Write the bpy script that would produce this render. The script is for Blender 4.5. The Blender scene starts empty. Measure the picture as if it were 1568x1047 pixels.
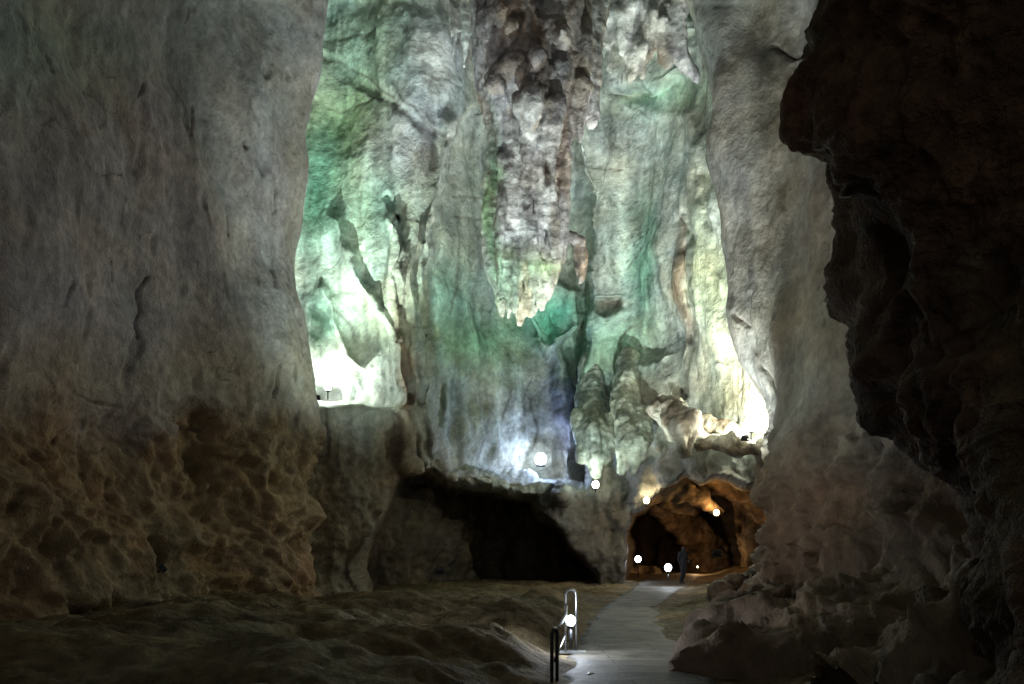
import bpy, math, random
import numpy as np
from mathutils import Vector, Matrix
random.seed(5)
scene = bpy.context.scene
F=1200.0; CX=784.0; HY=850.0; EYE=1.6
# image pixel coordinates (across, down) and a chosen depth ahead -> metres
def S(a,b,Y): return Vector(((a-CX)*Y/F, Y, EYE+(HY-b)*Y/F))

# ------------------------------------------------------------------ noise
rng=np.random.RandomState(11)
PERM=rng.permutation(256)
GR=rng.normal(size=(256,3)); GR/=np.linalg.norm(GR,axis=1)[:,None]
def _h(i,dx,dy,dz):
    return PERM[(PERM[(PERM[(i[:,0]+dx)&255]+i[:,1]+dy)&255]+i[:,2]+dz)&255]
def gnoise(p):
    i=np.floor(p).astype(np.int64); f=p-i; u=f*f*f*(f*(f*6-15)+10)
    r=np.zeros(len(p))
    for dx in (0,1):
        wx=u[:,0] if dx else 1-u[:,0]
        for dy in (0,1):
            wy=u[:,1] if dy else 1-u[:,1]
            for dz in (0,1):
                wz=u[:,2] if dz else 1-u[:,2]
                g=GR[_h(i,dx,dy,dz)]
                r+=wx*wy*wz*(g[:,0]*(f[:,0]-dx)+g[:,1]*(f[:,1]-dy)+g[:,2]*(f[:,2]-dz))
    return r*1.7
def fbm(p,o=5,gain=.5):
    r=0;a=1
    for k in range(o):
        r=r+a*gnoise(p+k*17.3); p=p*2.03; a*=gain
    return r
def ridged(p,o=4,gain=.5):
    r=0;a=1
    for k in range(o):
        r=r+a*(1-2*np.abs(gnoise(p+k*9.1))); p=p*2.07; a*=gain
    return r-.8
def worley(p):
    i=np.floor(p).astype(np.int64); f=p-i
    d1=np.full(len(p),9.); d2=np.full(len(p),9.)
    for dx in (-1,0,1):
        for dy in (-1,0,1):
            for dz in (-1,0,1):
                h=_h(i,dx,dy,dz)
                o=GR[h]*.45+.5
                d=np.sqrt((dx+o[:,0]-f[:,0])**2+(dy+o[:,1]-f[:,1])**2+(dz+o[:,2]-f[:,2])**2)
                d2=np.where(d<d1,d1,np.minimum(d2,d)); d1=np.minimum(d1,d)
    return d1,d2
def sst(a,b,x):
    t=np.clip((x-a)/(b-a),0,1); return t*t*(3-2*t)
def warp3(p,s,k): return p+k*np.stack([gnoise(p*s),gnoise(p*s+9),gnoise(p*s+19)],-1)
def polyline_dist(x,y,pts):
    best=np.full(x.shape,1e9); 
    for (x0,y0),(x1,y1) in zip(pts[:-1],pts[1:]):
        dx,dy=x1-x0,y1-y0; L=dx*dx+dy*dy+1e-9
        t=np.clip(((x-x0)*dx+(y-y0)*dy)/L,0,1)
        best=np.minimum(best,np.hypot(x-x0-t*dx,y-y0-t*dy))
    return best
def poly_sd(x,y,pts):
    d=polyline_dist(x,y,pts+[pts[0]])
    ins=np.zeros(x.shape,bool); n=len(pts)
    for k in range(n):
        x0,y0=pts[k]; x1,y1=pts[(k+1)%n]
        c=((y0>y)!=(y1>y))&(x<(x1-x0)*(y-y0)/(y1-y0+1e-9)+x0)
        ins^=c
    return np.where(ins,-d,d)

# ------------------------------------------------------------------ mesh helpers
def fast_mesh(name,verts,quads,col=None,mat=None):
    me=bpy.data.meshes.new(name)
    n=len(verts); m=len(quads)
    me.vertices.add(n); me.vertices.foreach_set('co',np.ascontiguousarray(verts,dtype=np.float32).ravel())
    me.loops.add(m*4); me.loops.foreach_set('vertex_index',quads.astype(np.int32).ravel())
    me.polygons.add(m); me.polygons.foreach_set('loop_start',np.arange(0,m*4,4,dtype=np.int32))
    me.polygons.foreach_set('use_smooth',np.ones(m,bool))
    me.update(calc_edges=True); me.validate()
    if col is not None: set_col(me,col)
    if mat: me.materials.append(mat)
    ob=bpy.data.objects.new(name,me); scene.collection.objects.link(ob)
    return ob
def set_col(me,col):
    ca=me.color_attributes.new('Col','FLOAT_COLOR','POINT')
    c=np.ones((len(me.vertices),4),np.float32); c[:,:3]=np.clip(col,0.005,.9); ca.data.foreach_set('color',c.ravel())
def grid_quads(nv,nu):
    i=np.arange(nv*nu).reshape(nv,nu)
    return np.stack([i[:-1,:-1],i[:-1,1:],i[1:,1:],i[1:,:-1]],-1).reshape(-1,4)
def blur(A,ax,r):
    if r<1: return A
    k=np.hanning(2*r+3)[1:-1]; k/=k.sum()
    pw=[(0,0),(0,0)]; pw[ax]=(r,r)
    P=np.pad(A,pw,mode='reflect',reflect_type='odd')
    return np.apply_along_axis(lambda m:np.convolve(m,k,'valid'),ax,P)
def samples(kn,step,lo,hi,out):
    s=[0.]
    for k in range(len(kn)-1):
        w=abs(kn[k+1]-kn[k]); mid=(kn[k]+kn[k+1])/2
        st=step if lo<=mid<=hi else out
        n=max(2,int(math.ceil(w/st)))
        s+=list(k+np.arange(1,n+1)/n)
    return np.array(s)
def tex(p,streak=.2,blotch=.3,crack=.6,pore=.2,spot=.45):
    """mineral staining baked into the albedo: run-down streaks, blotches, joints, soot specks"""
    s=fbm(p*np.array([1.5,1.5,.13]),4); t=fbm(p*.8+5,5,.6); u=fbm(p*4.5,3,.7)
    v=(1+streak*1.6*s)*(1+blotch*t)*(1+pore*1.3*u)
    q=warp3(p,.9,.9)*np.array([.38,.38,.2])
    f1,f2=worley(q); c=sst(.016,.0,f2-f1)*sst(.12,.4,gnoise(p*.35+7))
    q2=warp3(p,1.5,.5)*np.array([.7,.7,1.1]); g1,g2=worley(q2+20); c2=sst(.014,.0,g2-g1)*sst(.25,.5,gnoise(p*.5+17))
    v=v*(1-crack*np.maximum(c,c2*.8))
    v=v*(1-spot*sst(.5,.8,gnoise(p*np.array([2.6,2.6,1.3])+31)))
    return np.clip(v,.15,1.9)
def tinted(c,v,p):
    g=fbm(p*.45+60,3); h=fbm(p*.16+33,2)
    c=c*v[:,None]
    c=c*(1+np.stack([.08*g-.05*h,.04*h,-.10*g+.0*h],-1))
    return c
def sheet(name,rows,XT,YT,cols,mat,step=2.5,out=14,br=(8,8),feat=None,disp=None,colf=None,tx=(.2,.3,.6,.2)):
    rows=np.array(rows,float); XT=np.array(XT,float); YT=np.array(YT,float)
    su=samples(cols,step,-20,1600,out); sv=samples(rows,step,-20,1070,out)
    def bil(T):
        A=np.array([np.interp(su,np.arange(T.shape[1]),r) for r in T])
        return np.array([np.interp(sv,np.arange(T.shape[0]),c) for c in A.T]).T
    A=bil(XT); Y=bil(YT); B=np.repeat(np.interp(sv,np.arange(len(rows)),rows)[:,None],len(su),1)
    A=blur(blur(A,1,br[0]),0,br[1]); Y=blur(blur(Y,1,br[0]),0,br[1])
    if feat is not None: Y=feat(A,B,Y)
    P=np.stack([(A-CX)*Y/F,Y,EYE+(HY-B)*Y/F],-1)
    nv,nu=A.shape
    du=np.gradient(P,axis=1); dv=np.gradient(P,axis=0)
    N=np.cross(du,dv); N/=np.linalg.norm(N,axis=2)[:,:,None]+1e-9
    C=np.array([0,0,EYE])-P
    if (N*C).sum(2).mean()<0: N=-N
    gY=np.hypot(np.gradient(Y,axis=0),np.gradient(Y,axis=1))
    steep=blur(blur(sst(.9,.35,gY),0,2),1,2)      # keep near-edge-on faces clean
    for k in range(3): N[:,:,k]=blur(blur(N[:,:,k],0,4),1,4)
    N/=np.linalg.norm(N,axis=2)[:,:,None]+1e-9
    p=P.reshape(-1,3); n=N.reshape(-1,3); a=A.ravel(); b=B.ravel()
    if disp is not None: p=p+n*(disp(p,a,b)*(.05+.95*steep.ravel()))[:,None]
    col=tinted(colf(p,a,b),tex(p,*tx),p)
    return fast_mesh(name,p,grid_quads(nv,nu)[:,::-1],col,mat)

# ------------------------------------------------------------------ materials
def new_mat(name):
    m=bpy.data.materials.new(name); m.use_nodes=True
    nt=m.node_tree; nt.nodes.clear()
    o=nt.nodes.new('ShaderNodeOutputMaterial'); b=nt.nodes.new('ShaderNodeBsdfPrincipled')
    nt.links.new(b.outputs[0],o.inputs[0]); return m,nt,b
def rock_mat(name,rough=.8,bump=.5,scale=3.0,dist=.12,spec=.25,var=.2):
    m,nt,b=new_mat(name); N=nt.nodes.new; L=nt.links.new
    tc=N('ShaderNodeTexCoord'); at=N('ShaderNodeAttribute'); at.attribute_name='Col'
    n=N('ShaderNodeTexNoise'); n.inputs['Scale'].default_value=scale; n.inputs['Detail'].default_value=5; n.inputs['Roughness'].default_value=.72; L(tc.outputs['Object'],n.inputs['Vector'])
    r=N('ShaderNodeMapRange'); r.inputs[1].default_value=.35; r.inputs[2].default_value=.65; r.inputs[3].default_value=1-var; r.inputs[4].default_value=1+var; L(n.outputs[0],r.inputs[0])
    mx=N('ShaderNodeVectorMath'); mx.operation='SCALE'; L(at.outputs['Color'],mx.inputs[0]); L(r.outputs[0],mx.inputs['Scale'])
    L(mx.outputs[0],b.inputs['Base Color'])
    b.inputs['Roughness'].default_value=rough; b.inputs['Specular IOR Level'].default_value=spec
    bp=N('ShaderNodeBump'); bp.inputs['Strength'].default_value=bump; bp.inputs['Distance'].default_value=dist; L(n.outputs[0],bp.inputs['Height'])
    L(bp.outputs[0],b.inputs['Normal'])
    return m
M_smooth=rock_mat('limestone_smooth',bump=.75,scale=3.5,dist=.14)
M_back=rock_mat('limestone_flowstone',rough=.7,bump=.7,scale=2.8,dist=.2,var=.2)
M_rough=rock_mat('limestone_rough_brown',bump=.9,scale=4,dist=.2)
M_stal=rock_mat('stalactite_calcite',rough=.6,bump=.8,scale=4,dist=.15,var=.25)
M_ground=rock_mat('cave_floor_earth',rough=.85,bump=.9,scale=5,dist=.15,var=.3)

def simple_mat(name,col,rough=.5,metal=0,noise=.2):
    m,nt,b=new_mat(name); N=nt.nodes.new; L=nt.links.new
    n=N('ShaderNodeTexNoise'); n.inputs['Scale'].default_value=30; tc=N('ShaderNodeTexCoord'); L(tc.outputs['Object'],n.inputs['Vector'])
    r=N('ShaderNodeValToRGB'); r.color_ramp.elements[0].color=(*[c*(1-noise) for c in col],1); r.color_ramp.elements[1].color=(*[min(1,c*(1+noise)) for c in col],1)
    L(n.outputs[0],r.inputs[0]); L(r.outputs[0],b.inputs['Base Color']); b.inputs['Roughness'].default_value=rough; b.inputs['Metallic'].default_value=metal
    return m
def glow_mat(name,col,s):
    m,nt,b=new_mat(name); b.inputs['Base Color'].default_value=(.8,.8,.8,1)
    b.inputs['Emission Color'].default_value=(*col,1); b.inputs['Emission Strength'].default_value=s; return m
M_dark=simple_mat('black_painted_metal',(.03,.03,.035),.45,.3)
M_steel=simple_mat('brushed_steel',(.45,.45,.46),.35,.9)
M_gcool=glow_mat('lamp_glass_cool',(.75,.85,1),20)
M_gwhite=glow_mat('lamp_glass_white',(.95,1,.95),20)
M_gwarm=glow_mat('lamp_glass_warm',(1,.75,.4),8)

# ------------------------------------------------------------------ colour helper
def paint(a,b,p,base,blobs,jit=30):
    w=np.stack([a*.01,b*.01,a*0+3.3],-1)
    aa=a+jit*fbm(w,4); bb=b+jit*fbm(w+40,4)
    c=np.repeat(np.array(base)[None,:],len(a),0)
    for (x,y,rx,ry,cc,s) in blobs:
        m=np.exp(-(((aa-x)/rx)**2+((bb-y)/ry)**2)**1.2)*s
        c=c*(1-m[:,None])+np.array(cc)[None,:]*m[:,None]
    return c
def mixc(a,b,m): return a*(1-m[:,None])+np.array(b)[None,:]*m[:,None]
GREY=(.38,.355,.34); BROWN=(.24,.165,.085); TEAL=(.13,.40,.29); RUST=(.29,.165,.08)

# ------------------------------------------------------------------ LEFT WALL
rows=[-500,-150,0,100,200,300,400,500,600,700,800,900,960,1040]
edge=[500,500,495,492,478,472,470,476,483,488,492,492,500,510]
cols=[-900,-300,0,150,300,420,478,500,560]
dep =[7,9.5,12.5,15.5,18.5,21.3,23,25,29]
XT=[];YT=[]
for r,e in zip(rows,edge):
    XT.append([-900,-300,0,150,300,e-50,e,e-15,e-60])
    k=(1-.10*sst(100,-500,r)) - .05*sst(620,1000,r)
    YT.append([d*k for d in dep])
left_cracks=[([(222,425),(210,450),(212,480),(207,495),(216,518)],1.8,.12),([(62,85),(66,108)],2.5,.12),([(440,265),(447,320)],2,.1),([(120,600),(145,612),(200,625)],2.,.06),([(270,640),(330,655)],3,.12),([(300,160),(290,200),(284,210)],1.6,.08),([(420,560),(412,610)],2,.08),([(165,395),(172,430)],1.6,.07),([(205,130),(200,150)],2,.1),([(385,215),(390,222)],4,.15),([(95,430),(80,470)],1.6,.08),([(350,330),(356,360)],1.6,.08)]
def dA(p,a,b):
    low=sst(560,700,b+40*gnoise(np.stack([a*.01,b*.01,a*0],-1)))
    d=.5*fbm(p*.16,3)+.07*fbm(p*np.array([.9,.9,.5]),4)
    w=warp3(p,.6,.8)
    d+=low*(.55*fbm(w*np.array([.4,.4,.6])+3,4)+.20*ridged(w*np.array([.45,.45,.9]),4)*.6+.12*fbm(p*2.0,4))
    d-=(1-low)*.08*sst(.45,.75,gnoise(p*np.array([1.8,1.8,1.1])))
    for pts,w_,h in left_cracks: d-=h*np.exp(-(polyline_dist(a+6*gnoise(p*1.5),b,pts)/w_)**2)
    return d
def cA(p,a,b):
    c=paint(a,b,p,GREY,[(60,80,160,90,(.31,.38,.33),.8),(420,60,90,90,(.38,.37,.39),.8),(180,480,300,120,(.38,.36,.35),.6),(250,580,400,60,(.33,.29,.21),.8),(440,300,40,200,(.37,.35,.37),.6)])
    low=sst(580,700,b+40*fbm(p*.5,3))
    c=mixc(c,BROWN,low*.95)
    c=mixc(c,RUST,low*.5*sst(.1,.6,fbm(p*.6+7,4)))
    for pts,w_,h in left_cracks: c=mixc(c,(.10,.09,.07),.7*np.exp(-(polyline_dist(a+6*gnoise(p*1.5),b,pts)/(w_*.8))**2))
    return c
sheet('cave_wall_rock',rows,XT,YT,cols,M_smooth,disp=dA,colf=cA,br=(5,12),tx=(.10,.22,.5,.14))

# ------------------------------------------------------------------ BACK WALL (alcove, niche, far chamber)
cols=[380,430,500,560,610,640,690,740,800,860,900,950,1000,1060,1110,1180,1300]
rows=[-350,-150,0,150,300,450,600,614,630,735,850,980]
up=[30.5,31,31,30.5,29.3,28.8,29.6,32,33.5,34,35,35,34,30.5,27.5,26,25]
lo=[23,24,25.4,26,26.9,27.9,29.6,32,33.5,34,35,35,34,30.5,27.5,26,25]
YT=[];XT=[]
for r in rows:
    t=0 if r<=616 else 1
    d=3.5*sst(0,-350,r)
    YT.append([(u*(1-t)+l*t)-d for u,l in zip(up,lo)]); XT.append(cols)
cracksB=[([(600,150),(560,120),(520,95),(480,85)],2.0),([(690,215),(640,175),(600,130)],2.0),([(640,195),(600,160),(560,140),(505,110)],1.5),([(815,610),(820,660),(812,690)],2.5),([(775,600),(768,640)],2.),([(700,300),(735,303)],1.6),([(690,330),(745,338)],1.6),([(608,330),(606,420)],2.5),([(618,360),(612,480)],2.),([(960,160),(1000,180)],1.6),([(950,560),(948,520),(975,500)],2),([(690,480),(705,440),(700,400)],2.),([(498,620),(500,700)],2.5),([(900,250),(960,260)],1.2),([(510,470),(535,500),(545,520)],2.5),([(960,410),(975,385),(1000,350)],1.5)]
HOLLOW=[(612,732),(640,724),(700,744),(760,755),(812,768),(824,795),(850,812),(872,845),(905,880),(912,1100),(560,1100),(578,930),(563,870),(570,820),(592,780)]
NICHE=[(738,148),(715,165),(697,200),(684,270),(670,340),(660,420),(656,500),(664,600),(690,715),(895,740),(900,300),(860,150)]
def ft(A,B,Y):
    w=np.stack([A*.02,B*.02,A*0+5],-1).reshape(-1,3)
    wx=(fbm(w,3)*7).reshape(A.shape); wy=(fbm(w+31,3)*7).reshape(A.shape)
    a=A+wx; b=B+wy
    def po(pts,dep,soft):
        nonlocal Y
        Y=Y+dep*sst(soft,-soft,poly_sd(a,b,pts))
    po(NICHE,2.8,7)
    po([(900,-200),(905,60),(930,130),(1000,138),(1045,110),(1050,70),(1040,-200)],-1.6,12)
    po([(850,430),(886,440),(886,500),(862,530),(836,548),(815,520),(803,480),(822,450)],-1.4,6)
    po([(905,464),(950,458),(952,472),(925,485)],.7,6)
    po([(955,560),(1010,540),(1030,600),(1010,690),(975,700),(950,640)],-1.0,14)
    po([(475,470),(500,475),(525,540),(520,600),(478,600)],.6,10)
    po(HOLLOW,8,12)
    po([(962,870),(966,810),(978,786),(1002,774),(1016,750),(1048,736),(1078,748),(1098,732),(1150,750),(1200,770),(1200,1100),(958,1100)],26,9)
    def st(pts,w_,h):
        nonlocal Y
        Y=Y-h*np.exp(-(polyline_dist(a,b,pts)/w_)**2)
    st([(690,190),(672,270),(655,370),(648,470),(655,580),(668,700)],9,.9)
    st([(600,330),(612,420),(608,520),(625,640),(622,720)],9,.8)
    st([(640,340),(628,430),(634,520),(640,620),(650,715)],8,.7)
    st([(612,330),(608,420),(612,470)],3,-.5)
    st([(680,600),(690,640),(672,680)],7,.4)
    st([(515,335),(545,420),(590,490),(605,520)],9,.9)
    st([(495,440),(520,520),(545,560)],8,.6)
    st([(855,520),(862,600),(872,700),(868,760)],11,1.1)
    st([(876,500),(885,600),(880,700)],6,.5)
    st([(1065,230),(1075,330),(1090,450),(1085,560)],12,.5)
    st([(1055,330),(1062,420),(1055,520),(1040,600)],5,-.5)
    st([(480,80),(540,110),(620,170),(690,215)],8,-.15)
    st([(590,300),(610,330)],6,-.3)
    st([(960,160),(1050,175),(1085,250)],12,.4)
    st([(995,240),(1000,400),(1005,520)],20,.35)
    st([(930,190),(925,330),(930,420)],14,.25)
    return Y
def dB(p,a,b):
    q=p*np.array([1,1,.18])
    low=sst(600,740,b+25*gnoise(np.stack([a*.01,b*.01,a*0],-1)))
    d=.45*fbm(p*.2,3)+.05*fbm(p*.9,4)+.12*fbm(q*1.0,4)+.025*ridged(p*np.array([2.,2.,1.2]),3)
    rr=sst(.0,.5,gnoise(p*.18+11))
    d+=rr*.2*ridged(q*.6+4,3)*.6
    d+=low*(.4*fbm(p*.6,4)+.2*ridged(p*.5,4)*.6)
    top=sst(140,-40,b)
    d+=top*.35*ridged(p*np.array([.4,.4,.25])+20,4)*.6
    z=p[:,2]+.5*gnoise(p*.3)
    d-=.03*np.exp(-((z%2.6-1.3)/.08)**2)*sst(600,300,b)*sst(-.2,.3,gnoise(p*.4+3))
    return d
def cB(p,a,b):
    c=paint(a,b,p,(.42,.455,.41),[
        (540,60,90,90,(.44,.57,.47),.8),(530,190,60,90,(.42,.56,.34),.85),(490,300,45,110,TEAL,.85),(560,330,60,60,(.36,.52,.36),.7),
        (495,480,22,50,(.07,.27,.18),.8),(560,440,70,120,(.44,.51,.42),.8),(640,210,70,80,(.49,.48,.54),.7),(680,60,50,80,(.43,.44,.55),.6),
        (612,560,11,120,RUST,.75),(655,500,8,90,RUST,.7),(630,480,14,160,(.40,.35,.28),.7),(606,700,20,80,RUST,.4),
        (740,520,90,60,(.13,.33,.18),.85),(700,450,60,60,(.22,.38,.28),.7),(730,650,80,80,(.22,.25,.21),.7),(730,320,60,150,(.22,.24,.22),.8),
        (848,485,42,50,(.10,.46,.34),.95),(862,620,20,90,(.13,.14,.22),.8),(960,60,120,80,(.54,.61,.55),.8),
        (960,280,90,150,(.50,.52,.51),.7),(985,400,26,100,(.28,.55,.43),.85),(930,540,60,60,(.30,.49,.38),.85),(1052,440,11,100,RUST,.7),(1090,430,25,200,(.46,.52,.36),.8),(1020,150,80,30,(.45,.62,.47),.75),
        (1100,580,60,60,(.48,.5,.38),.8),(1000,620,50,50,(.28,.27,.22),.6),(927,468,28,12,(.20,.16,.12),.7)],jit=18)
    low=sst(620,730,b+30*fbm(p*.5,3))*sst(760,600,a)
    c=mixc(c,(.26,.20,.13),low*.9)
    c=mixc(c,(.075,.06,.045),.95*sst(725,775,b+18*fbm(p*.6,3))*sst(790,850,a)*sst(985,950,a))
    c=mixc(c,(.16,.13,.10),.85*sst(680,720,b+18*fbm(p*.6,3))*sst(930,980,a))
    z=p[:,2]+.5*gnoise(p*.3)
    c=mixc(c,(.24,.23,.21),.35*np.exp(-((z%2.6-1.3)/.05)**2)*sst(600,300,b)*sst(-.1,.35,gnoise(p*.4+3)))
    for pts,w_ in cracksB: c=mixc(c,(.10,.09,.075),.75*np.exp(-(polyline_dist(a+8*gnoise(p*.9),b,pts)/(w_))**2))
    c=mixc(c,(.10,.075,.05),.95*sst(6,-10,poly_sd(a,b,HOLLOW)))     # shade of the hollow painted into the rock colour
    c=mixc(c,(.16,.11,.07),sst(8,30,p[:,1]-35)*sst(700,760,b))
    return c
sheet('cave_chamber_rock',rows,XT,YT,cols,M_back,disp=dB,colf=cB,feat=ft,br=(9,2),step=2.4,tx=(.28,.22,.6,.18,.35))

# ------------------------------------------------------------------ RIGHT WALL
rows=[-500,-150,0,80,130,250,350,480,560,600,640,690,740,790,850,890,930,970,1010,1080]
edge=[1040,1040,1045,1066,1076,1086,1100,1113,1130,1152,1166,1172,1150,1155,1165,1150,1105,1085,1082,1100]
de  =[20,21,22,22,22,22,22,22,21.8,21.5,21,20.5,20.5,20.3,19.5,18,15.5,13.5,11.8,9.6]
XT=[];YT=[]
for r,e,y in zip(rows,edge,de):
    XT.append([e+40,e+12,e,e+22,1220,1300,1400,1560,1800,2400])
    k=y/22
    YT.append([y*1.35,y*1.12,y,y*.95,18.5*k,15.5*k,12.5*k,9.5*k,7.5*k,5.5*k])
cracksE=[([(1155,450),(1157,520),(1165,560),(1200,600)],2.5,.15),([(1180,70),(1210,90),(1245,82)],3,.2),([(1215,100),(1205,200)],3,.2),([(1130,480),(1150,500)],2.,.1),([(1320,330),(1325,420)],3,.15)]
def dE(p,a,b):
    low=sst(600,740,b+30*gnoise(np.stack([a*.01,b*.01,a*0+2],-1)))
    q=p*np.array([1,1,.3])
    d=.5*fbm(p*.18+3,3)+.12*fbm(q*.7,4)+.03*fbm(p*1.6,3)
    w=warp3(p,.6,.8)
    d+=low*(.55*fbm(w*.45+8,4)+.38*ridged(w*.45+8,4)*.6+.13*fbm(p*2.2,4))
    for pts,w_,h in cracksE: d-=h*np.exp(-(polyline_dist(a+5*gnoise(p*2),b,pts)/w_)**2)
    return d
def cE(p,a,b):
    c=paint(a,b,p,(.31,.305,.27),[(1235,50,32,60,(.6,.6,.58),.9),(1100,150,40,150,(.35,.34,.33),.6),(1190,400,50,150,(.30,.31,.25),.6),(1250,500,90,120,(.25,.23,.16),.7),(1140,720,40,50,(.34,.42,.36),.7)])
    low=sst(610,760,b+30*fbm(p*.5,3))
    c=mixc(c,(.25,.175,.115),low*.9)
    for pts,w_,h in cracksE: c=mixc(c,(.09,.08,.06),.7*np.exp(-(polyline_dist(a+5*gnoise(p*2),b,pts)/(w_*.8))**2))
    return c
sheet('cave_wall_rock',rows,XT,YT,[1100,1112,1124,1150,1220,1300,1400,1560,1800,2400],M_smooth,disp=dE,colf=cE,br=(5,5),tx=(.16,.24,.5,.14,.3))

# ------------------------------------------------------------------ NEAR OVERHANG (right foreground)
rows=[-700,-200,0,100,160,215,280,330,420,500,580,640,690,740,800,900,1000,1080]
edge=[1270,1262,1252,1243,1208,1208,1255,1285,1290,1300,1308,1332,1390,1440,1475,1480,1500,1540]
XT=[];YT=[]
for r,e in zip(rows,edge):
    XT.append([e+50,e+14,e,e+18,e+90,1568,1800,2300,3200])
    k=1.-.12*sst(640,1000,r)
    YT.append([d*k for d in [9.5,7.6,6.9,6.4,5.8,5.0,4.2,3.2,2.4]])
def dF(p,a,b):
    w=warp3(p,1.2,.4)
    return .30*fbm(p*.5+1,4)+.20*ridged(w*.7,4)*.6+.10*fbm(w*1.6,4)+.03*fbm(p*5,3)
def cF(p,a,b):
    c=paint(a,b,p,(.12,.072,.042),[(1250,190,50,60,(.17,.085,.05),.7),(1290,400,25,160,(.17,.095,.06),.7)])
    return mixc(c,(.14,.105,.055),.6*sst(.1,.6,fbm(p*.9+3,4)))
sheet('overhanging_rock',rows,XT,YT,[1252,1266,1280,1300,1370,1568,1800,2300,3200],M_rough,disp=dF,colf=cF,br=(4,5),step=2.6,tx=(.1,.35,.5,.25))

# ------------------------------------------------------------------ CEILING
gx=np.linspace(-26,26,150); gy=np.linspace(2,66,180); X,Yg=np.meshgrid(gx,gy)
p=np.stack([X.ravel(),Yg.ravel(),np.full(X.size,25.5)],-1)
p[:,2]+=1.8*fbm(p*.12,4)+.6*ridged(p*.3,4)-.012*(p[:,0])**2
fast_mesh('cave_ceiling',p,grid_quads(180,150),np.repeat(np.array([[.33,.32,.30]]),len(p),0),M_back)

# ------------------------------------------------------------------ GROUND + PATH
PY=[-10,6,10,13,17,22,30,38,50,80]; PXc=[1.2,1.35,1.65,1.95,2.4,3.3,5.4,7.6,10.5,15]; PW=[1.0,1.0,.95,.95,.75,.75,.95,1.3,1.5,1.5]
def pc(y): return np.interp(y,PY,PXc)
def base(y): return np.interp(y,[-10,13,20,38,80],[0,0,.1,.33,.9])
def gz(x,y):
    p=np.stack([x,y,x*0],-1)
    dx=x-pc(y); m=sst(0,1.1,np.abs(dx)-np.interp(y,PY,PW)-.1*gnoise(p*1.2))
    left=sst(.1,1.6,-dx-np.interp(y,PY,PW)+.5*fbm(p*.5,3))*sst(26,17,y)
    rr=sst(.6,3,dx-np.interp(y,PY,PW))
    return base(y)-.03+m*(.05+.10*fbm(p*.7,5)+.05*fbm(p*2.5,4))+left*(.52+.30*fbm(p*.3+3,4)+.08*ridged(p*.5,4))+rr*.5
gx=np.concatenate([np.linspace(-26,-8,40)[:-1],np.linspace(-8,9,330),np.linspace(9,26,60)[1:]])
gy=np.concatenate([np.linspace(-14,5,30)[:-1],np.linspace(5,24,360),np.linspace(24,80,200)[1:]])
X,Yg=np.meshgrid(gx,gy); x=X.ravel(); y=Yg.ravel()
p=np.stack([x,y,gz(x,y)],-1)
c=mixc(np.repeat(np.array([[.175,.125,.062]]),len(p),0),(.23,.18,.10),sst(-.3,.5,fbm(p*.8,4)))
c=mixc(c,(.11,.085,.042),.5*sst(0,.5,fbm(p*.4+8,4)))
fast_mesh('cave_ground',p,grid_quads(len(gy),len(gx)),tinted(c,tex(p,0,.3,.2,.25),p),M_ground)
m,nt,b=new_mat('worn_concrete_paving'); N=nt.nodes.new; L=nt.links.new
tc=N('ShaderNodeTexCoord'); br=N('ShaderNodeTexBrick'); br.inputs['Scale'].default_value=1.0
br.inputs['Color1'].default_value=(.095,.084,.064,1); br.inputs['Color2'].default_value=(.125,.113,.088,1); br.inputs['Mortar'].default_value=(.035,.03,.02,1)
br.inputs['Brick Width'].default_value=2.4; br.inputs['Row Height'].default_value=.32; br.inputs['Mortar Size'].default_value=.018; br.offset=.37
L(tc.outputs['Object'],br.inputs['Vector'])
n=N('ShaderNodeTexNoise'); n.inputs['Scale'].default_value=1.6; n.inputs['Detail'].default_value=6; n.inputs['Roughness'].default_value=.68; L(tc.outputs['Object'],n.inputs['Vector'])
r=N('ShaderNodeMapRange'); r.inputs[1].default_value=.38; r.inputs[2].default_value=.62; r.inputs[3].default_value=.3; r.inputs[4].default_value=1.45; L(n.outputs[0],r.inputs[0])
sc=N('ShaderNodeVectorMath'); sc.operation='SCALE'; L(br.outputs[0],sc.inputs[0]); L(r.outputs[0],sc.inputs['Scale']); L(sc.outputs[0],b.inputs['Base Color'])
b.inputs['Roughness'].default_value=.7
bp=N('ShaderNodeBump'); bp.inputs['Strength'].default_value=.7; bp.inputs['Distance'].default_value=.06; L(n.outputs[0],bp.inputs['Height']); L(bp.outputs[0],b.inputs['Normal'])
M_path=m
ys=np.linspace(-6,75,700); us=np.linspace(-1,1,24); U,Yp=np.meshgrid(us,ys); yy=Yp.ravel(); uu=U.ravel()
xx=pc(yy)+uu*(np.interp(yy,PY,PW)+.2*fbm(np.stack([yy*1.1,np.sign(uu)*5,yy*0],-1),3))
zz=base(yy)+.012-.05*(np.abs(uu)>.99)+.01*gnoise(np.stack([xx,yy,xx*0],-1)*1.5)
fast_mesh('paved_path',np.stack([xx,yy,zz],-1),grid_quads(700,24),None,M_path)

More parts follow.
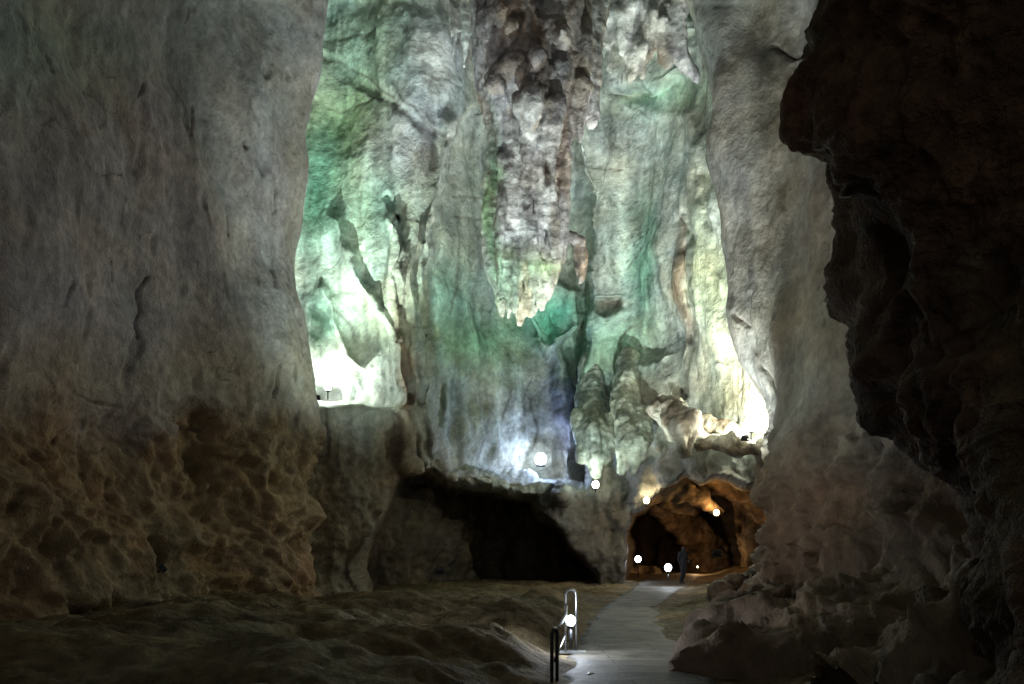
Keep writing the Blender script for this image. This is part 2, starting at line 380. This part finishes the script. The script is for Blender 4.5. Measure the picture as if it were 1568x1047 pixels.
# ------------------------------------------------------------------ lumpy rock builder (tapered chains fused by voxel remesh)
def ball(vs,fs,c,r,seg=10,rg=7,sz=1):
    b0=len(vs)
    vs.append((c[0],c[1],c[2]+r*sz))
    for i in range(1,rg):
        t=math.pi*i/rg
        for j in range(seg):
            q=2*math.pi*j/seg; vs.append((c[0]+r*math.sin(t)*math.cos(q),c[1]+r*math.sin(t)*math.sin(q),c[2]+r*sz*math.cos(t)))
    vs.append((c[0],c[1],c[2]-r*sz)); last=len(vs)-1
    for j in range(seg):
        fs.append((b0,b0+1+j,b0+1+(j+1)%seg))
        for i in range(rg-2):
            o=b0+1+i*seg; fs.append((o+j,o+seg+j,o+seg+(j+1)%seg,o+(j+1)%seg))
        o=b0+1+(rg-2)*seg; fs.append((o+j,last,o+(j+1)%seg))
def chain_rock(name,chains,voxel,dispf,colf,mat,Y0,tx=(.3,.25,.3,.25,.4)):
    vs=[];fs=[]
    for ch in chains:
        pts=[]
        for q in ch:
            a,b,r=q[:3]; Y=Y0+(q[3] if len(q)>3 else 0)
            pts.append((S(a,b,Y),r*Y/F))
        for (p0,r0),(p1,r1) in zip(pts[:-1],pts[1:]):
            n=max(2,int((p1-p0).length/(max(.03,min(r0,r1))*.55)))
            n=min(n,60)
            for k in range(n+1):
                t=k/n; ball(vs,fs,p0.lerp(p1,t),r0+(r1-r0)*t)
    me=bpy.data.meshes.new(name+'_src'); me.from_pydata(vs,[],fs); me.update()
    ob=bpy.data.objects.new(name,me); scene.collection.objects.link(ob)
    md=ob.modifiers.new('r','REMESH'); md.mode='VOXEL'; md.voxel_size=voxel
    dg=bpy.context.evaluated_depsgraph_get(); ev=ob.evaluated_get(dg)
    m2=bpy.data.meshes.new_from_object(ev); ob.modifiers.clear(); ob.data=m2
    bpy.data.meshes.remove(me)
    nv=len(m2.vertices); P=np.empty(nv*3,np.float32); m2.vertices.foreach_get('co',P); P=P.reshape(-1,3).astype(float)
    Nn=np.empty(nv*3,np.float32); m2.vertices.foreach_get('normal',Nn); Nn=Nn.reshape(-1,3)
    P=P+Nn*dispf(P)[:,None]
    m2.vertices.foreach_set('co',P.astype(np.float32).ravel()); 
    m2.polygons.foreach_set('use_smooth',np.ones(len(m2.polygons),bool)); m2.update()
    a=P[:,0]*F/P[:,1]+CX; b=HY-(P[:,2]-EYE)*F/P[:,1]
    set_col(m2,tinted(colf(P,a,b),tex(P,*tx),P)); m2.materials.clear(); m2.materials.append(mat)
    return ob
R=random.uniform
ch=[[(812,-120,92,1.8),(816,60,78,.9),(814,150,60,.3),(812,220,48),(808,310,46),(803,370,40),(798,420,28)],
    [(880,-120,50,1),(878,90,34),(880,165,24),(872,205,12)],
    [(745,-100,30,1),(742,90,17),(741,150,11),(745,185,5)],
    [(762,110,24),(759,200,16),(757,300,14),(757,380,14),(762,420,14),(768,482,5)],
    [(842,190,22),(854,300,18),(852,370,14),(848,425,5)],
    [(785,200,20,-.6),(780,300,17,-.6),(783,380,19,-.4),(778,440,12,-.3),(777,486,4,-.3)],
    [(800,380,28),(800,440,19),(796,495,4)],[(822,380,24),(820,430,18),(812,482,4)],
    [(834,380,18),(838,420,13),(830,468,4)],
    [(768,400,14),(770,440,13),(765,474,4)],
    [(820,60,40,-.8),(825,150,32,-.9),(822,230,18,-.7),(818,340,9,-.6)],
    [(860,60,30,-.5),(862,150,24,-.5),(858,230,15,-.3),(862,310,7,-.2)],
    [(790,40,40,-.7),(788,150,26,-.8),(792,230,12,-.7)],
    [(915,-100,32,1),(908,100,16),(904,165,12),(906,186,4)],
    [(866,300,10),(868,370,8),(864,400,3)],
    [(868,360,6,.5),(884,374,13,.8),(889,396,13,.8),(888,418,8,.8),(886,438,2,.8)]]
for k in range(34):
    u=R(-1,1); x=815+u*82; y0=R(-20,170); l=R(50,120); r=R(9,18)
    ch.append([(x,y0,r*1.3,R(-1.9,-.7)*math.sqrt(max(.05,1-u*u))),(x+R(-2,2),y0+l*.5,r*.8,-1.1*math.sqrt(max(.05,1-u*u))),(x+R(-3,3),y0+l,2.5,-1.*math.sqrt(max(.05,1-u*u)))])
for k in range(18):
    x=R(765,850); y0=R(210,330); l=R(90,170); r=R(6,11)
    ch.append([(x,y0,r*.8,-R(.5,.9)),(x+R(-2,2),y0+l*.5,r,-R(.5,.8)),(x+R(-3,3),y0+l,3,-.5)])
for k in range(6):
    x=R(765,838); y0=R(385,430); l=R(30,55)
    ch.append([(x,y0,9,-R(-.3,.6)),(x,y0+l,3,-R(-.2,.4))])
def dS(p):
    q=p*np.array([1,1,.2])
    return .12*fbm(q*2.0,4)+.05*ridged(p*1.3,4)*.6+.03*fbm(p*5,3)
def cS(p,a,b):
    c=paint(a,b,p,(.50,.50,.49),[(757,330,14,180,(.30,.52,.30),.9),(825,410,36,18,(.17,.33,.08),.85),(790,440,50,50,(.33,.46,.32),.75),(800,390,60,14,(.15,.17,.09),.8),(760,130,50,100,(.42,.43,.49),.7),(840,110,60,70,(.48,.47,.46),.5),(820,290,26,110,(.62,.62,.59),.8),(925,180,30,40,(.7,.7,.68),.8),(885,405,24,45,(.13,.11,.09),.9)],jit=14)
    c=mixc(c,(.17,.15,.14),.62*sst(.18,.5,fbm(p*np.array([1.5,1.5,.3])+2,4)))
    c=mixc(c,(.36,.27,.18),.5*sst(.1,.5,fbm(p*np.array([1.5,1.5,.22])+12,4)))
    c=mixc(c,(.16,.15,.16),.5*sst(.3,.55,fbm(p*1.1+22,3)))
    return c
chain_rock('stalactite_cluster',ch,.06,dS,cS,M_stal,22.5)
ch=[[(960,-120,40),(962,60,18),(966,100,11),(965,128,3)],[(1000,-120,40),(995,40,16),(990,90,6)],[(1040,-120,34),(1030,40,20),(1045,90,14),(1068,122,4)],[(1015,40,14),(1018,80,14),(1020,100,5)],[(930,-80,20),(932,60,9),(935,110,3)]]
for k in range(26):
    x=R(905,1050); y0=R(-20,75); l=R(25,70); r=R(5,10)
    ch.append([(x,y0,r*1.4,R(-.6,.4)),(x+R(-2,2),y0+l*.5,r,R(-.4,0)),(x+R(-2,2),y0+l,2,-.2)])
def cS2(p,a,b):
    c=paint(a,b,p,(.55,.56,.54),[(1010,85,22,26,(.36,.28,.20),.8)],jit=10)
    return mixc(c,(.26,.25,.28),.6*sst(.1,.5,fbm(p*1.0+2,4)))
chain_rock('stalactite_cluster',ch,.09,dS,cS2,M_stal,28.5)
ch=[]
for k in range(10):
    x=R(690,735); y0=R(-40,40); l=R(30,90)
    ch.append([(x,y0-60,14,1),(x,y0,8),(x+R(-3,3),y0+l,1.5)])
chain_rock('stalactite_cluster',ch,.09,dS,cS2,M_stal,28)
def cP(p,a,b): return mixc(np.repeat(np.array([[.38,.42,.36]]),len(p),0),(.20,.20,.17),.6*sst(0,.5,fbm(p*1.2,4)))
chain_rock('flowstone_column',[[(905,560,20,3.2),(905,620,24,1.8),(908,665,23,.3),(912,700,18),(914,724,9)],[(935,640,14,.8),(930,700,8)],[(885,640,14,.8),(890,700,8)]],.09,dS,cP,M_stal,32.6)
chain_rock('flowstone_column',[[(962,550,18,3.2),(958,610,24,2),(960,660,17,.6),(957,700,12),(952,722,5)],[(982,640,20,1.4),(985,680,13),(980,712,5)],[(972,690,10),(970,725,3)]],.09,dS,cP,M_stal,31.2)
def dR(p): 
    return .22*ridged(warp3(p,.8,.5)*.8,4)*.6+.15*fbm(p*.9,3)+.06*fbm(p*3,4)
def dR2(p): 
    return .3*ridged(warp3(p,.5,.8)*.6,4)*.6+.25*fbm(p*.6,3)+.1*fbm(p*2,4)
def cL(p,a,b): return mixc(np.repeat(np.array([[.38,.36,.30]]),len(p),0),(.18,.14,.10),.85*sst(-.2,.3,fbm(p*1.2,4)))
chain_rock('rock_ledge',[[(1020,630,26,1.5),(1045,655,30,.6),(1050,690,14,.4)],[(1045,665,18,1),(1100,682,12,.6),(1150,684,11),(1185,690,24,0)],[(1080,655,20,2.2),(1130,670,16,1.6)]],.09,dR,cL,M_back,25.5)
def cO(p,a,b): return mixc(np.repeat(np.array([[.34,.25,.15]]),len(p),0),(.13,.09,.05),.8*sst(-.2,.3,fbm(p*.8,4)))
chain_rock('rock_arch',[[(960,752,34,1),(990,750,20),(1035,744,22),(1075,762,15),(1096,778,9),(1102,784,4)],[(980,715,40,1),(1060,705,40,2),(1130,715,44,2),(1210,760,60,2)],[(1012,768,10,2),(1040,770,14,2),(1062,782,6,2)],[(1150,760,26,4),(1165,860,34,4),(1170,930,40,4)],[(985,905,20,5),(1000,880,14,6),(960,900,30,6)],[(1000,775,12,8),(1050,800,26,10),(1085,850,30,11),(1080,900,40,11)]],.13,dR2,cO,M_back,42)
def cD2(p,a,b): return mixc(np.repeat(np.array([[.22,.16,.105]]),len(p),0),(.12,.09,.06),.7*sst(-.1,.4,fbm(p*1.2,4)))
chain_rock('boulder_pile',[[(1100,1000,34,.2),(1085,1020,26,0)],[(1130,960,44,1.5),(1180,940,50,2)],[(1200,1000,60,0),(1260,1030,80,-1)],[(1110,915,22,4.5),(1160,900,30,5)]],.06,dR,cD2,M_rough,12.4)

# ------------------------------------------------------------------ fixtures and lights
bpy.context.view_layer.update(); DG=bpy.context.evaluated_depsgraph_get()
def on_wall(a,b,gap):
    """point 'gap' metres in front of the rock met along the ray through this image pixel (lamps are fixed to the real wall)"""
    o=Vector((0,0,EYE)); d=(S(a,b,10)-o).normalized()
    ok,loc,nr,_,_,_=scene.ray_cast(DG,o,d)
    if not ok: return S(a,b,32)
    return loc-d*gap
def tube(pts,r,seg=10):
    vs=[];fs=[];n=len(pts); pts=[Vector(q) for q in pts]
    for i,q in enumerate(pts):
        t=((pts[min(i+1,n-1)]-pts[max(i-1,0)])).normalized()
        x=t.cross(Vector((0,1,.02)) if abs(t.y)<.9 else Vector((1,0,0))).normalized(); y_=t.cross(x)
        for j in range(seg):
            w=2*math.pi*j/seg; vs.append(q+r*(math.cos(w)*x+math.sin(w)*y_))
    for i in range(n-1):
        for j in range(seg): fs.append((i*seg+j,i*seg+(j+1)%seg,(i+1)*seg+(j+1)%seg,(i+1)*seg+j))
    fs.append(tuple(range(seg))[::-1]); fs.append(tuple((n-1)*seg+j for j in range(seg)))
    return vs,fs
def mk(name,vf,mat,parent=None,smooth=True):
    me=bpy.data.meshes.new(name); me.from_pydata([tuple(v) for v in vf[0]],[],vf[1]); me.materials.append(mat)
    for f in me.polygons: f.use_smooth=smooth
    me.update(); ob=bpy.data.objects.new(name,me); scene.collection.objects.link(ob); ob.parent=parent; return ob
def box(cx,cy,cz,sx,sy,sz):
    vs=[(cx+i*sx/2,cy+j*sy/2,cz+k*sz/2) for i in(-1,1) for j in(-1,1) for k in(-1,1)]
    return vs,[(0,1,3,2),(4,6,7,5),(0,4,5,1),(2,3,7,6),(0,2,6,4),(1,5,7,3)]
def empty(name,loc):
    e=bpy.data.objects.new(name,None); e.location=loc; scene.collection.objects.link(e); return e
def light(kind,name,loc,power,col,rad=.08,angle=100,blend=.9):
    l=bpy.data.lights.new(name,kind); l.energy=power; l.color=col; l.shadow_soft_size=rad
    if kind=='SPOT': l.spot_size=math.radians(angle); l.spot_blend=blend
    o=bpy.data.objects.new(name,l); scene.collection.objects.link(o)
    o.location=loc
    return o
def added_flood(loc,aim,power,col,gm,s=.28,angle=110):  # added spot in an invented housing, to brighten the rock
    loc=Vector(loc); dd=(Vector(aim)-loc).normalized()
    e=empty('added_flood',loc)
    e.rotation_euler=dd.to_track_quat('-Z','Y').to_euler()
    h=mk('housing',box(0,0,s*.25,s,s*.75,s*.4),M_dark,e,False)
    bv=h.modifiers.new('b','BEVEL'); bv.width=.02; bv.segments=2
    mk('glass',box(0,0,s*.04,s*.9,s*.65,.02),gm,e,False)
    mk('bracket',tube([(-s*.56,0,s*.25),(-s*.56,0,s*.75),(s*.56,0,s*.75),(s*.56,0,s*.25)],.018),M_dark,e)
    for k in range(4): mk('fin_%d'%k,box(0,-s*.3+k*s*.2,s*.5,s*.8,.015,s*.12),M_dark,e,False)
    lo=light('SPOT','lamp',(0,0,-.14),power,col,.1,angle); lo.parent=e
    return e
def bulb_lamp(name,loc,power,col,gm,r=.09,post=.5,offset=(0,-.15,.1)):
    loc=Vector(loc); e=empty(name,loc)
    mk('post',tube([(0,0,-post),(0,0,-r*1.1)],.03),M_dark,e)
    mk('collar',tube([(0,0,-r*1.25),(0,0,-r*1.0)],r*.8,14),M_dark,e)
    vs=[];fs=[]; ball(vs,fs,(0,0,0),r,14,10,1.1); mk('glass',(vs,fs),gm,e)
    lo=light('POINT','lamp',offset,power,col,.06); lo.parent=e
    return e
COOL=(.80,.88,1); GRW=(.86,1,.86)
W1=on_wall(502,592,1.1); W2=on_wall(1150,655,.7); W3=on_wall(828,703,.8); W4=on_wall(990,766,.35); W5=on_wall(1097,776,.45)
added_flood((-1.7,18.5,1.3),(-3.5,30,25),4200,(.84,1,.90),M_dark,.2,80)  # unseen floods from here on, put in to light walls, vault and stalactites
added_flood((4.9,18.8,1.7),(2.9,30,22),5800,(.92,1,.95),M_dark,.2,80)
added_flood((2.8,26.5,1.2),(4.4,33,21),6400,(.88,1,.92),M_dark,.2,80)
added_flood((4.6,7.6,2.4),(-8,17,17),6200,(1,.98,.96),M_dark,.2,80)
added_flood((-6.2,14,1.4),(6.5,20,13),1700,(1,.96,.86),M_dark,.2,100)
added_flood(S(486,606,26.4),S(548,120,30.5),6000,(.82,1,.86),M_dark,.2,84)
added_flood(S(1140,668,23.6),S(1080,330,28),4200,(.95,1,.85),M_dark,.2,80)
bulb_lamp('ledge_lamp',W1,850,GRW,M_gwhite,.14,.5,(0,-.1,.1))
bulb_lamp('ledge_lamp',W2,800,(.98,1,.82),M_gwhite,.12,.4,(-.1,-.15,.12))
bulb_lamp('wall_lamp',W3,260,(.50,.62,1),M_gcool,.26,.3,(0,-.35,.0))
bulb_lamp('wall_lamp',S(912,742,31.6),110,(.9,1,.9),M_gwhite,.14,.3,(0,.1,.4))
bulb_lamp('path_lamp',S(977,856,38),40,COOL,M_gcool,.15,.9)
bulb_lamp('path_lamp',S(1023,869,33),70,COOL,M_gcool,.15,.55,(0,-.3,.0))
bulb_lamp('tunnel_lamp',W4,60,(1,.85,.55),M_gwarm,.14,.3,(0,-.3,.1))
bulb_lamp('tunnel_lamp',W5-Vector((0,0,.3)),110,(1,.58,.22),M_gwarm,.16,.3,(-.1,-.35,.1))
bulb_lamp('tunnel_lamp',S(1068,868,47),90,(1,.6,.3),M_gwarm,.05,.3,(0,0,.2))

# ------------------------------------------------------------------ railing + near lamp
e=empty('metal_handrail',(0,0,0))
def U(pa,pb,top,r=.025,mat=M_steel,name='hoop'):
    pa=Vector(pa);pb=Vector(pb); pts=[pa]
    for k in range(0,13):
        t=math.pi*k/12
        q=pa.lerp(pb,.5-.5*math.cos(t)); pts.append(Vector((q.x,q.y,top-.09+.09*math.sin(t))))
    pts.append(pb); return mk(name,tube(pts,r),mat,e)
Yp=12.9
U(S(866,1001,Yp),S(882,999,Yp+.2),S(0,903,Yp).z,.02,M_steel,'hoop_1')
U(S(845,1075,9.6),S(853,1075,9.9),S(0,962,9.7).z,.022,M_dark,'hoop_2')
mk('top_rail',tube([S(849,966,9.75),S(858,957,10.6),S(866,941,12.3),S(868,928,Yp)],.022),M_dark,e)
mk('mid_rail',tube([S(849,1012,9.75),S(866,972,Yp)],.015),M_dark,e)
mk('low_hoop',tube([S(897,1060,10.4),S(897,1036,10.4),S(902,1031,10.5),S(924,1031,10.8),S(929,1036,10.9),S(929,1060,10.9)],.015),M_steel,e)
mk('foot_plate',box(*(S(874,999,Yp)+Vector((0,0,.01))),.5,.3,.02),M_steel,e,False)
bulb_lamp('path_lamp',S(874,950,12.7),70,COOL,M_gcool,.08,.45,(0.02,-.12,.02))

# ------------------------------------------------------------------ person
def person(loc,h=1.75,yaw=0,mat=None):
    J=dict(pel=(0,0,.93),sp=(0,.01,1.15),ch=(0,.01,1.34),nk=(0,0,1.48),hd=(0,-.01,1.58),ht=(0,0,1.70),
      hl=(-.1,0,.9),kl=(-.12,-.08,.5),al=(-.12,.08,.09),tl=(-.13,-.10,.04),
      hr=(.1,0,.9),kr=(.11,.02,.5),ar=(.11,.20,.12),tr=(.12,.04,.04),
      sl=(-.19,0,1.41),el=(-.25,.04,1.14),wl=(-.24,-.06,.9),fl=(-.23,-.1,.80),
      sr=(.19,0,1.41),er=(.25,.06,1.15),wr=(.22,-.16,1.0),fr=(.18,-.22,1.02))
    rad=dict(pel=.15,sp=.13,ch=.155,nk=.06,hd=.098,ht=.075,hl=.1,kl=.065,al=.045,tl=.035,hr=.1,kr=.065,ar=.045,tr=.035,sl=.07,el=.048,wl=.034,fl=.03,sr=.07,er=.048,wr=.034,fr=.03)
    E=['pel-sp','sp-ch','ch-nk','nk-hd','hd-ht','pel-hl','hl-kl','kl-al','al-tl','pel-hr','hr-kr','kr-ar','ar-tr','ch-sl','sl-el','el-wl','wl-fl','ch-sr','sr-er','er-wr','wr-fr']
    ks=list(J); me=bpy.data.meshes.new('person')
    me.from_pydata([J[k] for k in ks],[tuple(ks.index(q) for q in s.split('-')) for s in E],[])
    ob=bpy.data.objects.new('person',me); scene.collection.objects.link(ob)
    ob.modifiers.new('s','SKIN'); u=ob.modifiers.new('u','SUBSURF'); u.levels=2; u.render_levels=2
    sv=me.skin_vertices[0].data
    for i,k in enumerate(ks): sv[i].radius=(rad[k],rad[k]*(.75 if k in('pel','sp','ch') else 1))
    sv[0].use_root=True
    ob.location=loc; ob.rotation_euler=(0,0,yaw); ob.scale=[h/1.76]*3
    me.materials.append(mat); return ob
M_cl=simple_mat('dark_clothing',(.035,.035,.045),.9)
px_,py_=S(1046,0,35).x,35
person((px_,py_,float(base(py_))+.01),1.75,.5,M_cl)

# ------------------------------------------------------------------ world, camera
w=bpy.data.worlds.new('World'); scene.world=w; w.use_nodes=True
bg=w.node_tree.nodes['Background']; sky=w.node_tree.nodes.new('ShaderNodeTexSky'); sky.sky_type='NISHITA'; sky.sun_disc=False; sky.sun_elevation=math.radians(20); sky.sun_rotation=math.radians(180)
hs=w.node_tree.nodes.new('ShaderNodeHueSaturation'); hs.inputs['Saturation'].default_value=.15
w.node_tree.links.new(sky.outputs[0],hs.inputs['Color']); w.node_tree.links.new(hs.outputs[0],bg.inputs[0]); bg.inputs[1].default_value=.011
cam=bpy.data.cameras.new('camera'); co=bpy.data.objects.new('camera',cam); scene.collection.objects.link(co)
co.location=(0,0,EYE); co.rotation_euler=(math.radians(90),0,0)
cam.sensor_width=36; cam.lens=36*F/1568; cam.shift_y=(HY-523.5)/1568; cam.clip_end=300
scene.camera=co
scene.view_settings.view_transform='Standard'; scene.view_settings.look='None'; scene.view_settings.exposure=0
